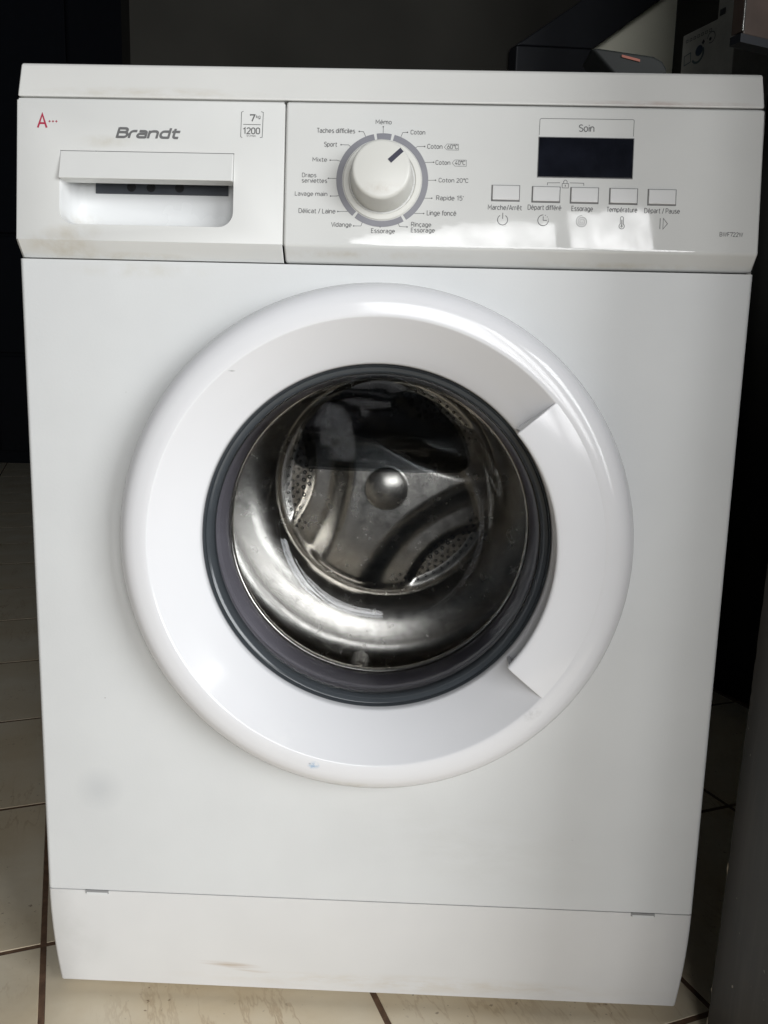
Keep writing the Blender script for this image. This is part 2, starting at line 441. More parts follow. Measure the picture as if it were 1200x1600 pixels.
FONT = {
 ' ': (.30, []), 'n': (.66, _n), 'o': (.68, _o), 'c': (.62, _c), 'e': (.68, _e), 'é': (.68, _e + _acute), 'ê': (.68, _e + [[(.10, .84), (.25, 1.0), (.40, .84)]]),
 'ç': (.62, _c + [[(.27, 0), (.30, -.14), (.18, -.22)]]), 'a': (.63, _a), 'd': (.66, _d), 'u': (.66, _u), 'i': (.18, _i), 'l': (.24, [[(0, 1)] + A_(.10, .10, .10, .10, 180, 270, 4)]),
 'm': (1.02, _n + [[(.48, .46)] + A_(.66, .46, .18, .26, 180, 0) + [(.84, 0)]]), 'r': (.42, [[(0, 0), (0, .72)], [(0, .44)] + A_(.24, .46, .24, .25, 180, 75, 6)]),
 't': (.46, [[(.12, .94)] + A_(.26, .14, .14, .14, 180, 270, 5) + [(.34, 0)], [(0, .72), (.34, .72)]]), 's': (.58, [A_(.22, .54, .20, .18, 40, 180, 6) + A_(.22, .18, .21, .18, 90, -150, 8)]),
 'h': (.66, [[(0, 0), (0, 1)], _n[1]]), 'p': (.66, [[(0, -.24), (0, .72)], A_(.24, .36, .24, .36, 140, -140, 12)]), 'g': (.66, [A_(.25, .36, .24, .36, 40, 320, 12), [(.48, .72), (.48, -.05)] + A_(.25, -.05, .23, .18, 0, -140, 6)]),
 'f': (.40, [[(.10, 0), (.10, .82)] + A_(.26, .82, .16, .18, 180, 90, 5) + [(.34, 1)], [(0, .70), (.32, .70)]]), 'v': (.56, [[(0, .72), (.23, 0), (.46, .72)]]), 'x': (.56, [[(0, .72), (.44, 0)], [(.44, .72), (0, 0)]]),
 'k': (.56, [[(0, 0), (0, 1)], [(.42, .72), (.02, .32)], [(.14, .42), (.46, 0)]]),
 'M': (.90, [[(0, 0), (0, 1), (.34, .35), (.68, 1), (.68, 0)]]), 'C': (.70, [A_(.28, .72, .28, .28, 20, 180, 7) + A_(.28, .28, .28, .28, 180, 340, 7)]), 'L': (.58, [[(0, 1), (0, 0), (.42, 0)]]),
 'R': (.74, [[(0, 0), (0, 1)] , [(0, 1)] + A_(.30, .74, .24, .26, 90, -90) + [(0, .48)], [(.30, .48), (.54, 0)]]), 'E': (.62, _E), 'V': (.70, [[(0, 1), (.29, 0), (.58, 1)]]),
 'D': (.76, [[(0, 0), (0, 1)] + A_(.26, .70, .30, .30, 90, 0, 6) + A_(.26, .30, .30, .30, 0, -90, 6) + [(0, 0)]]), 'S': (.68, [A_(.27, .75, .26, .25, 35, 200, 7) + A_(.27, .26, .27, .26, 75, -150, 10)]), 'T': (.64, [[(0, 1), (.54, 1)], [(.27, 1), (.27, 0)]]),
 'P': (.68, [[(0, 0), (0, 1)] + A_(.28, .73, .26, .27, 90, -90) + [(0, .46)]]), 'A': (.74, [[(0, 0), (.30, 1), (.60, 0)], [(.10, .33), (.50, .33)]]), 'B': (.72, [[(0, 0), (0, 1)] + A_(.28, .76, .22, .24, 90, -90) + [(0, .52)], [(.28, .52)] + A_(.30, .26, .25, .26, 90, -90) + [(0, 0)]]),
 'W': (1.04, [[(0, 1), (.22, 0), (.43, 1), (.64, 0), (.86, 1)]]), 'F': (.60, [[(.44, 1), (0, 1), (0, 0)], [(0, .50), (.38, .50)]]),
 '0': (.68, _0), '1': (.50, [[(0, .78), (.24, 1), (.24, 0)]]), '2': (.66, [A_(.25, .74, .25, .26, 165, 0, 8) + [(.46, .60), (0, 0), (.50, 0)]]), '4': (.70, [[(.34, 1), (0, .24), (.54, .24)], [(.38, .50), (.38, 0)]]),
 '5': (.66, [[(.46, 1), (.06, 1), (.03, .56)] + A_(.24, .32, .26, .32, 120, -150, 10)]), '6': (.68, [[(.36, 1), (.06, .50)], A_(.26, .30, .26, .30, 0, 360, 16)]), '7': (.62, [[(0, .86), (0, 1), (.50, 1), (.18, 0)]]),
 '/': (.48, [[(0, -.08), (.34, 1.05)]]), "'": (.20, [[(.02, 1), (.02, .74)]]), '°': (.40, [A_(.14, .86, .13, .14, 0, 360, 12)])}

def text_vf(body, u0, u1, vb, hcap, weight=0.145, lift=0.00018):
    x = 0.0; parts = []; xs = []
    for ch in body:
        adv, strokes = FONT[ch]
        for st in strokes:
            parts.append([(p[0] + x, p[1]) for p in st]); xs += [p[0] + x for p in st]
        x += adv + 0.03
    x0, x1 = min(xs) - weight / 2, max(xs) + weight / 2
    sx = (u1 - u0) / ((x1 - x0) * hcap)
    V, F = [], []
    for k, st in enumerate(parts):
        v, f = ribbon2d([((p[0] - x0) * sx, p[1]) for p in st], weight)
        o = len(V); V += [pw(u0 + p[0] * hcap, vb - p[1] * hcap, lift + 0.00002 * (k % 6)) for p in v]; F += [tuple(i + o for i in q) for q in f]
    return V, F

# ------------------------------------------------------------------ the room: floor, walls
TH = R(24.5)
E1 = Vector((math.cos(TH), math.sin(TH), 0)); E2 = Vector((-math.sin(TH), math.cos(TH), 0))
def rm(a, b, z): 
    q = E1 * a + E2 * b; return (q.x, q.y, z)
def room_box(a0, a1, b0, b1, z0, z1):
    v, f = box_vf(a0, a1, b0, b1, z0, z1)
    return [rm(*p) for p in v], f

v, f = room_box(-3.6, 1.6, -1.05, 6.2, ZF - 0.10, ZF - 0.0004)
floor = struct(make('floor', v, f, 'grout'))
P1_, P2_ = 0.302, 0.3055; T0, N0 = 0.017, 0.198
TT = R(22.5); F1 = Vector((math.cos(TT), math.sin(TT), 0)); F2 = Vector((-math.sin(TT), math.cos(TT), 0))
ts, ts2 = P1_ - 0.0058, P2_ - 0.0058
tv, tf = box_vf(-ts / 2, ts / 2, -ts2 / 2, ts2 / 2, -0.006, 0.0)
tme = bpy.data.meshes.new('floor_tile'); tme.from_pydata(tv, [], tf); tme.materials.append(M['tile'])
bm = bmesh.new(); bm.from_mesh(tme); bmesh.ops.recalc_face_normals(bm, faces=bm.faces)
bmesh.ops.bevel(bm, geom=[e for e in bm.edges if all(vv.co.z > -0.001 for vv in e.verts)], offset=0.0005, segments=1, affect='EDGES'); bm.to_mesh(tme); bm.free()
for i in range(-11, 5):
    for j in range(-4, 18):
        a, b = T0 + P1_ * (i + 0.5), N0 + P2_ * (j + 0.5)
        if a > 1.0 or a < -3.4 or b > 5.6: continue
        if j > 2 and i > 0: continue                      # under and beyond the back wall
        o = bpy.data.objects.new('tile', tme); col.objects.link(o)
        o.location = F1 * a + F2 * b + Vector((0, 0, ZF + rng.uniform(-0.0001, 0.0002))); o.rotation_euler = (0, 0, TT + R(180 * rng.randint(0, 1)))
        o.parent = floor

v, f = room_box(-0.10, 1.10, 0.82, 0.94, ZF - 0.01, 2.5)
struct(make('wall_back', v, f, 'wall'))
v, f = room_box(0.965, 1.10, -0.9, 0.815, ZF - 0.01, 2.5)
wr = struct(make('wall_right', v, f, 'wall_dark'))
v, f = room_box(0.95, 0.964, -0.9, 0.81, ZF, ZF + 0.055)
make('skirting', v, f, 'skirting', wr, bevel=0.003)

# far cupboard in the dark room behind
cp = empty('dark_cupboard', (-2.2, 4.4, ZF), 'tall dark navy cupboard in the gloom far behind the machine', 'cupboard')
v, f = box_vf(-3.9, -0.9, 4.25, 4.8, ZF, 2.75); make('carcass', v, f, 'navy', cp)
x = -3.88
while x < -0.95:
    for z0, z1 in ((0.06, 0.62), (0.64, 1.30), (1.32, 2.70)):
        v, f = box_vf(x, x + 0.47, 4.225, 4.248, z0, z1); dd = make('door_panel', v, f, 'navy', cp, bevel=0.006)
        v, f = box_vf(x + 0.43, x + 0.44, 4.205, 4.224, z0 + 0.1, z0 + 0.22); make('handle', v, f, 'navy_edge', dd)
    x += 0.49

# ------------------------------------------------------------------ the washing machine
wm = empty('washing_machine', (0, 0.28, ZF), 'white front loading washing machine with round glass door standing on beige tiles', 'washing machine')
HW = 0.2975
DX, DZ = 0.0, 0.4395

# cabinet: front sheet with round opening, folded edges, sides and back
zb, zt = 0.1022, 0.6673
er = 0.004
outer = [(-HW + er, 0, zb), (HW - er, 0, zb), (HW - er, 0, zt), (-HW + er, 0, zt)]
hole = [(DX + 0.17 * math.cos(R(a)), 0, DZ + 0.17 * math.sin(R(a))) for a in range(0, 360, 3)]
front = fill_hole(outer, hole)
plan = []
for i in range(7):
    a = R(90 * i / 6)
    plan.append((HW - er + er * math.sin(a), er - er * math.cos(a)))
plan.append((HW, 0.045))
side_v, side_f = [], []
for sgn in (1, -1):
    o = len(side_v)
    for x, y in plan:
        side_v += [(sgn * x, y, zb), (sgn * x, y, zt)]
    for i in range(len(plan) - 1):
        side_f.append((o + 2 * i, o + 2 * i + 2, o + 2 * i + 3, o + 2 * i + 1))
ret = ([(-HW + er, 0, zt), (HW - er, 0, zt), (HW - er, 0.012, zt - 0.001), (-HW + er, 0.012, zt - 0.001),
        (-HW + er, 0, zb), (HW - er, 0, zb), (HW - er, 0.012, zb + 0.001), (-HW + er, 0.012, zb + 0.001)], [(0, 1, 2, 3), (4, 5, 6, 7)])
body = ([(-HW, 0.045, 0.0), (-HW, 0.045, 0.7945), (-HW, 0.56, 0.0), (-HW, 0.56, 0.7945),
         (HW, 0.045, 0.0), (HW, 0.045, 0.7945), (HW, 0.56, 0.0), (HW, 0.56, 0.7945)],
        [(0, 2, 3, 1), (4, 6, 7, 5), (2, 6, 7, 3), (0, 4, 6, 2)])
v, f = merge(front, (side_v, side_f), ret, body)
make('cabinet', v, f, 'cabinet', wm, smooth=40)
# inner bulkhead behind the seam between panel and cabinet
v, f = box_vf(-HW + 0.0012, HW - 0.0012, 0.014, 0.018, zt - 0.02, zt + 0.02); make('seam_backing', v, f, 'hole', wm)
v, f = box_vf(-HW + 0.004, HW - 0.004, 0.020, 0.024, 0.7895, 0.7985); make('seam_backing', v, f, 'hole', wm)

# worktop
prof = [(0.0098, 0.7948), (0.0190, 0.8215), (0.0215, 0.8235), (0.575, 0.8235), (0.575, 0.7948)]
def prism_x(prof, x0, x1):
    n = len(prof)
    v = [(x0, *p) for p in prof] + [(x1, *p) for p in prof]
    f = [tuple(range(n)), tuple(range(n, 2 * n))] + [(i, (i + 1) % n, n + (i + 1) % n, n + i) for i in range(n)]
    return v, f
v, f = prism_x(prof, -HW, HW); make('worktop', v, f, 'worktop', wm, bevel=0.0035, seg=3)

# plinth: face leans back and its ends curve in towards the floor
rows = []
PB = 0.0
for i in range(13):
    t = i / 12
    z = 0.1012 + (PB - 0.1012) * t
    rows.append((z, HW - 0.0002 - 0.0038 * t ** 2.2, 0.0 + 0.0095 * t ** 1.6))
pv, pf = [], []
NXP = 24
for z, hx, y in rows:
    ring_ = [(-hx, y + 0.035, z), (-hx, y + 0.003, z), (-hx + 0.001, y + 0.001, z), (-hx + 0.003, y, z)]
    for k in range(1, NXP): ring_.append((-hx + 0.003 + (2 * hx - 0.006) * k / NXP, y, z))
    ring_ += [(hx - 0.003, y, z), (hx - 0.001, y + 0.001, z), (hx, y + 0.003, z), (hx, y + 0.035, z)]
    pv += ring_
C = len(pv) // len(rows)
for i in range(len(rows) - 1):
    for k in range(C - 1):
        pf.append((i * C + k, i * C + k + 1, (i + 1) * C + k + 1, (i + 1) * C + k))
# top and bottom returns
top_o = len(pv)
pv += [(p[0], 0.035, p[2]) for p in pv[:C]]
for k in range(C - 1): pf.append((k, k + 1, top_o + k + 1, top_o + k))
bo = (len(rows) - 1) * C; bot_o = len(pv)
pv += [(p[0], 0.045, p[2]) for p in pv[bo:bo + C]]
for k in range(C - 1): pf.append((bo + k, bo + k + 1, bot_o + k + 1, bot_o + k))
pl = make('plinth', pv, pf, 'plinth', wm, smooth=50)
for xa, xb in ((-0.262, -0.2405), (0.2415, 0.2630)):
    # shallow latch notch in the top edge: floor, back and two cheeks
    bv, bf = merge(box_vf(xa, xb, -0.0006, 0.004, 0.0985, 0.1018))
    make('latch_notch', bv, bf, 'notch', pl)
    bv, bf = box_vf(xa + 0.0012, xb - 0.0008, -0.0009, 0.003, 0.0975, 0.0998); make('latch_tab', bv, bf, 'recess', pl)
for sx in (-1, 1):
    for y in (0.06, 0.50):
        v, f = merge(lathe_y([(0.001, 0), (0.001, 0)], 0, 0, 3)) if False else ([], [])
        n = 20; v = []; f = []
        for k, (r, z) in enumerate(((0.019, ZF + 0.0006), (0.021, ZF + 0.006), (0.012, ZF + 0.009), (0.012, 0.004))):
            v += [(sx * 0.25 + r * math.cos(2 * math.pi * i / n), y + r * math.sin(2 * math.pi * i / n), z) for i in range(n)]
        for k in range(3):
            f += [(k * n + i, k * n + (i + 1) % n, (k + 1) * n + (i + 1) % n, (k + 1) * n + i) for i in range(n)]
        f += [tuple(range(n)), tuple(range(3 * n, 4 * n))]
        make('foot', v, f, 'foot', wm, smooth=40)

# --- control panel (right) and drawer front (left): same section
sec = [(0.008, 0.7935), (-0.005, 0.682), (0.0055, 0.6690), (0.05, 0.6690), (0.05, 0.7935)]
SEAM = -0.0803
v, f = prism_x(sec, SEAM + 0.0005, HW); panel = make('control_panel', v, f, 'panel', wm, bevel=0.0022, seg=3)

# drawer front with the grip opening cut through its face
VB = (Vector((0, -0.005, 0.682)) - PT).length
def hole_loop(inset=0.0, h=0.0, r=0.012):
    u0, u1, v0, v1 = -0.2618 + inset, -0.1208 - inset, 0.0414, 0.0996 - inset
    p = [(u0, v0), (u0, v1 - r)] + [(u0 + r - r * math.cos(R(a)), v1 - r + r * math.sin(R(a))) for a in range(15, 90, 15)] + [(u0 + r, v1)]
    p += [(u1 - r, v1)] + [(u1 - r + r * math.sin(R(a)), v1 - r + r * math.cos(R(a))) for a in range(15, 90, 15)] + [(u1, v1 - r), (u1, v0)]
    return [pw(a, b, h) for a, b in p]
DU0, DU1 = -HW, SEAM - 0.0005
e_ = 0.002
dface = fill_hole([pw(DU0 + e_, e_), pw(DU1 - 0.0006, e_), pw(DU1 - 0.0006, VB), pw(DU0 + e_, VB)], hole_loop())
def sv(x, y, z): return (x, y, z)
ends = []
for xx, sg in ((DU0, 1), (DU1, -1)):
    q = e_ if sg > 0 else 0.0006
    a0, a1 = pw(xx + sg * q, e_), pw(xx + sg * q, VB)
    b0, b1 = pw(xx + sg * q * 0.3, e_, -q * 0.3), pw(xx + sg * q * 0.3, VB, -q * 0.3)
    c0, c1 = pw(xx, e_, -q), pw(xx, VB, -q)
    d0, d1 = Vector((xx, 0.05, c0.z)), Vector((xx, 0.05, c1.z))
    ends.append(([a0, a1, b0, b1, c0, c1, d0, d1], [(0, 1, 3, 2), (2, 3, 5, 4), (4, 5, 7, 6)]))
# top round and lower chamfer
tp = ([pw(DU0 + e_, e_), pw(DU1 - 0.0006, e_), pw(DU0 + e_, 0.0006, -0.0006), pw(DU1 - 0.0006, 0.0006, -0.0006), pw(DU0 + e_, 0, -e_), pw(DU1 - 0.0006, 0, -e_), Vector((DU0 + e_, 0.05, 0.7935)), Vector((DU1, 0.05, 0.7935))],
      [(0, 1, 3, 2), (2, 3, 5, 4), (4, 5, 7, 6)])
ch = ([pw(DU0 + e_, VB), pw(DU1 - 0.0006, VB), Vector((DU0 + e_, 0.0055, 0.669)), Vector((DU1 - 0.0006, 0.0055, 0.669)), Vector((DU0 + e_, 0.05, 0.669)), Vector((DU1, 0.05, 0.669)),
       pw(DU0, VB, -e_), Vector((DU0, 0.0075, 0.669)), Vector((DU0, 0.05, 0.669)), pw(DU1, VB, -0.0006), Vector((DU1, 0.0061, 0.669))],
      [(0, 1, 3, 2), (2, 3, 5, 4), (0, 2, 7, 6), (2, 4, 8, 7), (1, 3, 10, 9), (3, 5, 10)])
v, f = merge(dface, ends[0], ends[1], tp, ch)
drawer = make('detergent_drawer', v, f, 'drawer', wm, smooth=32)
# grip recess
loops = [hole_loop(0, 0.0), hole_loop(0.0004, -0.0010), hole_loop(0.0012, -0.004), hole_loop(0.002, -0.018), hole_loop(0.005, -0.026), hole_loop(0.011, -0.029)]
n = len(loops[0]); v = [p for l in loops for p in l]; f = []
for k in range(len(loops) - 1):
    f += [(k * n + i, k * n + i + 1, (k + 1) * n + i + 1, (k + 1) * n + i) for i in range(n - 1)]
f.append(tuple(range((len(loops) - 1) * n, len(loops) * n)))
make('grip_recess', v, f, 'recess', drawer, smooth=50)
# lip of the grip: wedge standing proud at its lower edge
u0, u1 = -0.2614, -0.1212
lv = [pw(u0, 0.0414, 0.0), pw(u1, 0.0414, 0.0), pw(u1, 0.0645, 0.0045), pw(u0, 0.0645, 0.0045), pw(u0, 0.0414, -0.012), pw(u1, 0.0414, -0.012), pw(u1, 0.0630, -0.012), pw(u0, 0.0630, -0.012)]
lf = [(0, 1, 2, 3), (4, 5, 6, 7), (0, 1, 5, 4), (1, 2, 6, 5), (2, 3, 7, 6), (3, 0, 4, 7)]
make('grip_lip', lv, lf, 'drawer', drawer, bevel=0.0009)
v, f = panel_box(-0.243, -0.131, 0.042, 0.0660, -0.0288, -0.0278); make('grip_slot', v, f, 'slot', drawer, bevel=0.0004)
for u in (-0.2125, -0.196, -0.172):
    c = pw(u, 0.0605, -0.0276); v = [c] + [pw(u + 0.0038 * math.cos(R(a)), 0.0605 + 0.0038 * math.sin(R(a)), -0.0274) for a in range(0, 360, 20)]
    make('screw_hole', v, [(0, i, i % 18 + 1) for i in range(1, 19)], 'hole', drawer)

# lettering: (text, u left, u right, v baseline, cap height)
for body_, a, b, vb, hc in [
    ('Mémo', -.0083, .0046, .0164, .0032), ('Coton', .0197, .0314, .0239, .0032), ('Coton', .0333, .0454, .0348, .0034), ('60°C', .049, .0576, .0347, .0031),
    ('Coton', .0402, .052, .0471, .0032), ('40°C', .0556, .0639, .047, .0031), ('Coton 20°C', .0431, .0668, .0608, .0031), ("Rapide 15'", .0415, .0634, .0748, .0034),
    ('Linge foncé', .0345, .058, .0868, .0036), ('Rinçage', .0222, .0384, .096, .0034), ('Essorage', .0222, .0414, .1004, .0033), ('Essorage', -.0096, .0096, .1016, .0033),
    ('Vidange', -.0417, -.0252, .0973, .0033), ('Délicat / Laine', -.0681, -.0384, .087, .0034), ('Lavage main', -.0714, -.0452, .0734, .0031), ('Draps', -.066, -.0543, .0588, .0031),
    ('serviettes', -.0661, -.0456, .0631, .0032), ('Mixte', -.0579, -.0461, .0465, .0031), ('Sport', -.0489, -.0383, .0346, .0034), ('Taches difficiles', -.055, -.0243, .0239, .0034),
    ('Soin', .1523, .1646, .0194, .0051), ('Marche/Arrêt', .0829, .11, .0814, .0036), ('Départ différé', .1144, .141, .0808, .0036), ('Essorage', .149, .166, .0811, .0036),
    ('Température', .1766, .2009, .0813, .0036), ('Départ / Pause', .2064, .2343, .0816, .0036), ('BWF722W', .2662, .2846, .0986, .0031)]:
    v, f = text_vf(body_, a, b, vb, hc); make('printed_word', v, f, 'print', panel)
v, f = text_vf('A', -.2806, -.2717, .0239, .0106); make('energy_letter', v, f, 'red', drawer)
for k in range(3):
    u = -.2702 + k * .00275
    v, f = merge(ribbon2d([(u - .0009, .0188), (u + .0009, .0188)], .00055), ribbon2d([(u, .0179), (u, .0197)], .00055))
    v, f = on_panel((v, f), 0.00018); make('energy_plus', v, f, 'red', drawer)
for body_, a, b, vb, hc, off in [('7', -.1088, -.1041, .016, .0050, .2), ('kg', -.1038, -.1002, .0136, .0025, .14), ('1200', -.1141, -.1002, .0258, .0046, .17), ('tr/min', -.1111, -.1036, .0282, .0015, .14)]:
    v, f = text_vf(body_, a, b, vb, hc, off); make('printed_word', v, f, 'print', drawer)
for pts in ([(-.1139, .0083), (-.1154, .0091), (-.1158, .0282), (-.1145, .029)], [(-.0997, .0084), (-.098, .009), (-.0985, .0283), (-.1003, .0287)], [(-.1139, .0186), (-.0999, .0186)]):
    v, f = on_panel(ribbon2d(pts, .00045), 0.00018); make('printed_line', v, f, 'print', drawer)

# brand lettering drawn as bold slanted strokes (unit: cap height 1)
glyph = {
 'B': (1.02, [[(0.12, 0), (0.12, 1)], [(0.12, .91)] + A_(.62, .73, .22, .18, 90, -90) + [(0.12, .55)], [(.4, .55)] + A_(.66, .32, .26, .23, 90, -90) + [(0.12, .09)]]),
 'r': (0.66, [[(0.10, 0), (0.10, .5)], [(0.10, .1)] + A_(.40, .38, .30, .29, 180, 95) + [(.64, .67)]]),
 'a': (0.92, [[(.16, .67)] + A_(.56, .50, .22, .17, 90, 0) + [(.78, 0)], [(.78, .42)] + A_(.32, .255, .22, .165, 90, 270) + [(.78, .09)]]),
 'n': (0.96, [[(0.10, 0), (0.10, .74)], [(0.10, .40)] + A_(.42, .46, .30, .21, 160, 90) + A_(.56, .46, .24, .21, 90, 0) + [(.80, 0)]]),
 'd': (0.96, [[(.80, .67)] + A_(.36, .38, .26, .29, 90, 270) + [(.80, .09)], [(.80, 0), (.80, 1)]]),
 't': (0.70, [[(.24, .95)] + A_(.42, .25, .18, .16, 180, 270) + [(.66, .09)], [(.02, .66), (.68, .66)]])}
tot = sum(glyph[c][0] for c in 'Brandt'); x = 0.0
U0, U1, VBB, HC = -.2169, -.1634, .0309, .0083
sl = 0.30
kx = (U1 - U0 - sl * HC) / tot
for c in 'Brandt':
    wdt, strokes = glyph[c]
    parts = []
    for st in strokes:
        horiz = 0.235
        v, f = ribbon2d([(px * kx / HC, py) for px, py in st], horiz)
        parts.append(([(p[0] * HC + U0 + x * kx + p[1] * HC * sl, VBB - p[1] * HC, 0) for p in v], f))
    vv, ff = [], []
    for k, (v, f) in enumerate(parts):
        o = len(vv); vv += [pw(p[0], p[1], 0.00018 + 0.00003 * k) for p in v]; ff += [tuple(i + o for i in q) for q in f]
    make('logo_letter', vv, ff, 'logo', drawer)
    x += wdt

# lines round the dial
for t in [[(-.0021, .0185), (-.002, .026)], [(.0172, .0225), (.0135, .0227), (.0112, .0286)], [(.0312, .0333), (.0256, .0334), (.0224, .0353)], [(.0387, .0454), (.0325, .0456), (.0299, .0466)],
          [(.0406, .0594), (.0322, .0596)], [(.0381, .0735), (.0322, .0736), (.0294, .0725)], [(.032, .0856), (.0245, .0856), (.0221, .0836)], [(.0191, .0964), (.0131, .0962), (.0109, .0914)],
          [(-.0024, .0968), (-.0027, .0934)], [(-.0236, .0965), (-.0178, .0964), (-.0159, .0915)], [(-.0366, .0854), (-.029, .0852), (-.0267, .084)], [(-.0427, .0734), (-.0381, .0733), (-.034, .0724)],
          [(-.0448, .0595), (-.0365, .0595)], [(-.0437, .0453), (-.0383, .0452), (-.0341, .0464)], [(-.0353, .0331), (-.0293, .0331), (-.0264, .0356)], [(-.0211, .0225), (-.0177, .0226), (-.0149, .0283)]]:
    d0 = (t[0][0], t[0][1])
    dot = ([(d0[0], d0[1], 0)] + [(d0[0] + .0006 * math.cos(R(a)), d0[1] + .0006 * math.sin(R(a)), 0) for a in range(0, 360, 45)], [(0, i, i % 8 + 1) for i in range(1, 9)])
    v, f = on_panel(merge(ribbon2d(t, .00038), dot), 0.00018); make('printed_line', v, f, 'print', panel)
for pts in ([(.0468, .0336), (.0489, .031), (.0579, .031), (.0581, .0356), (.049, .0356)], [(.0534, .0457), (.0554, .0433), (.0646, .0433), (.0647, .0481), (.0556, .0481)]):
    v, f = on_panel(ribbon2d(pts, .00030, True), 0.00018); make('temperature_tag', v, f, 'print', panel)
v, f = on_panel(ribbon2d([(.1214, .0228), (.1216, .0108), (.1222, .0101), (.1228, .0099), (.1944, .0096), (.1950, .0098), (.1955, .0105), (.1953, .0226)], .0004), 0.00018); make('printed_line', v, f, 'print', panel)
for pts in ([(.1294, .0616), (.1293, .0597), (.1392, .0595)], [(.1469, .0594), (.1579, .0595), (.158, .0614)]):
    v, f = on_panel(ribbon2d(pts, .00042), 0.00018); make('printed_line', v, f, 'print', panel)
v, f = on_panel(merge(ribbon2d([(.1410, .0600), (.1459, .0600), (.1459, .0634), (.1410, .0634)], .00042, True), ribbon2d([(.1421, .0600), (.1421, .0587)] + arc(.14345, .0587, .00135, 180, 360, 8) + [(.1448, .0600)], .0004), ribbon2d([(.14345, .0610), (.14345, .0624)], .0007)), 0.00018)
make('lock_icon', v, f, 'print', panel)
# icons under the buttons (v grows downwards)
lw = .00055
cx, cv, r = .0949, .0893, .0040
v, f = on_panel(merge(ribbon2d(arc(cx, cv, r, -58, 238, 28), lw), ribbon2d([(cx, cv - .0055), (cx, cv - .0008)], lw)), 0.00018); make('power_icon', v, f, 'print', panel)
cx, cv, r = .1270, .0890, .0042
v, f = on_panel(merge(ribbon2d(arc(cx, cv, r, 0, 270, 28), lw), ribbon2d([(cx, cv - .0030), (cx, cv), (cx + .0030, cv)], lw), *[ribbon2d(arc(cx, cv, r, a, a + 9, 2), lw) for a in (-72, -45, -18)]), 0.00018); make('clock_icon', v, f, 'print', panel)
cx, cv = .1576, .0894
v, f = on_panel(ribbon2d([(cx + (.0008 + .0040 * k / 60) * math.cos(R(k * 16.5)), cv + (.0008 + .0040 * k / 60) * math.sin(R(k * 16.5))) for k in range(61)], .00042), 0.00018); make('spiral_icon', v, f, 'print', panel)
cx = .1891
v, f = on_panel(merge(ribbon2d(arc(cx, .0861, .0012, 180, 360, 8) + [(cx + .0012, .0906)] + arc(cx, .0924, .0021, -58, 238, 14) + [(cx - .0012, .0906)], .0005, True), ribbon2d([(cx, .0872), (cx, .0922)], .0006), ribbon2d(arc(cx, .0924, .0006, 0, 330, 8), .0006)), 0.00018); make('thermometer_icon', v, f, 'print', panel)
v, f = on_panel(merge(ribbon2d([(.2192, .0855), (.2192, .0940)], lw), ribbon2d([(.2216, .0855), (.2250, .0897), (.2216, .0940)], lw, True)), 0.00018); make('play_icon', v, f, 'print', panel)

# display
v, f = panel_box(.1209, .1962, .0240, .0557, -0.001, 0.0003); make('display_frame', v, f, 'gap', panel)
v, f = panel_box(.1214, .1957, .0245, .0552, -0.001, 0.0005); make('display_window', v, f, 'display', panel, bevel=0.0003)
# buttons
for u, vv_ in ((.0966, .0684), (.1285, .0688), (.1588, .0690), (.1895, .0691), (.2197, .0693)):
    v, f = panel_box(u - .0113, u + .0113, vv_ - .0063, vv_ + .0065, -0.001, 0.0003); make('button_gap', v, f, 'gap', panel)
    v, f = panel_box(u - .0106, u + .0106, vv_ - .0057, vv_ + .0056, -0.001, 0.0016); make('button', v, f, 'button', panel, bevel=0.0006)

# programme dial
DU, DV = -0.0018, 0.0602
dial_seg = [(102, 231), (234.5, 299.5), (303, 76 + 360), (79.5, 98.5)]
def dial_lathe(prof, n=72):
    v, f = [], []
    P = len(prof)
    for i in range(n):
        a = 2 * math.pi * i / n
        for r, h in prof: v.append(pw(DU + r * math.cos(a), DV + r * math.sin(a), h))
    for i in range(n):
        j = (i + 1) % n
        f += [(i * P + k, j * P + k, j * P + k + 1, i * P + k + 1) for k in range(P - 1)]
    f.append(tuple(i * P + P - 1 for i in range(n)))
    return v, f
v, f = dial_lathe([(0.0250, 0.0005), (0.0250, 0.002), (0.0246, 0.006), (0.0229, 0.0230), (0.0225, 0.0246), (0.0216, 0.0255), (0.0200, 0.0259)])
dial = make('programme_dial', v, f, 'knob', wm, smooth=40)
for a0, a1 in dial_seg:
    a0, a1 = -a0, -a1                     # v runs downwards
    k = 40; P1 = arc(DU, DV, .0343, a0, a1, k)
    v, f = on_panel(ribbon2d(P1, .0047), 0.0002); make('dial_ring_segment', v, f, 'ring', dial)
v = []; nn = 48
for r, h in ((.0316, .0002), (.0308, .0010), (.0270, .0010), (.0258, -.0005)):
    v += [pw(DU + r * math.cos(2 * math.pi * i / nn), DV + r * math.sin(2 * math.pi * i / nn), h) for i in range(nn)]
f = [(k * nn + i, k * nn + (i + 1) % nn, (k + 1) * nn + (i + 1) % nn, (k + 1) * nn + i) for k in range(3) for i in range(nn)]
make('dial_collar', v, f, 'knob', dial, smooth=40)
ca, sa = math.cos(R(43)), math.sin(R(43))
v, f = box_vf(.0085, .0213, -.0019, .0019, 0.0257, 0.0263)
v = [pw(DU + p[0] * ca - p[1] * sa, DV - p[0] * sa - p[1] * ca, p[2] - (0.0004 if p[0] > .02 else 0)) for p in v]
make('dial_pointer', v, f, 'marker', dial)

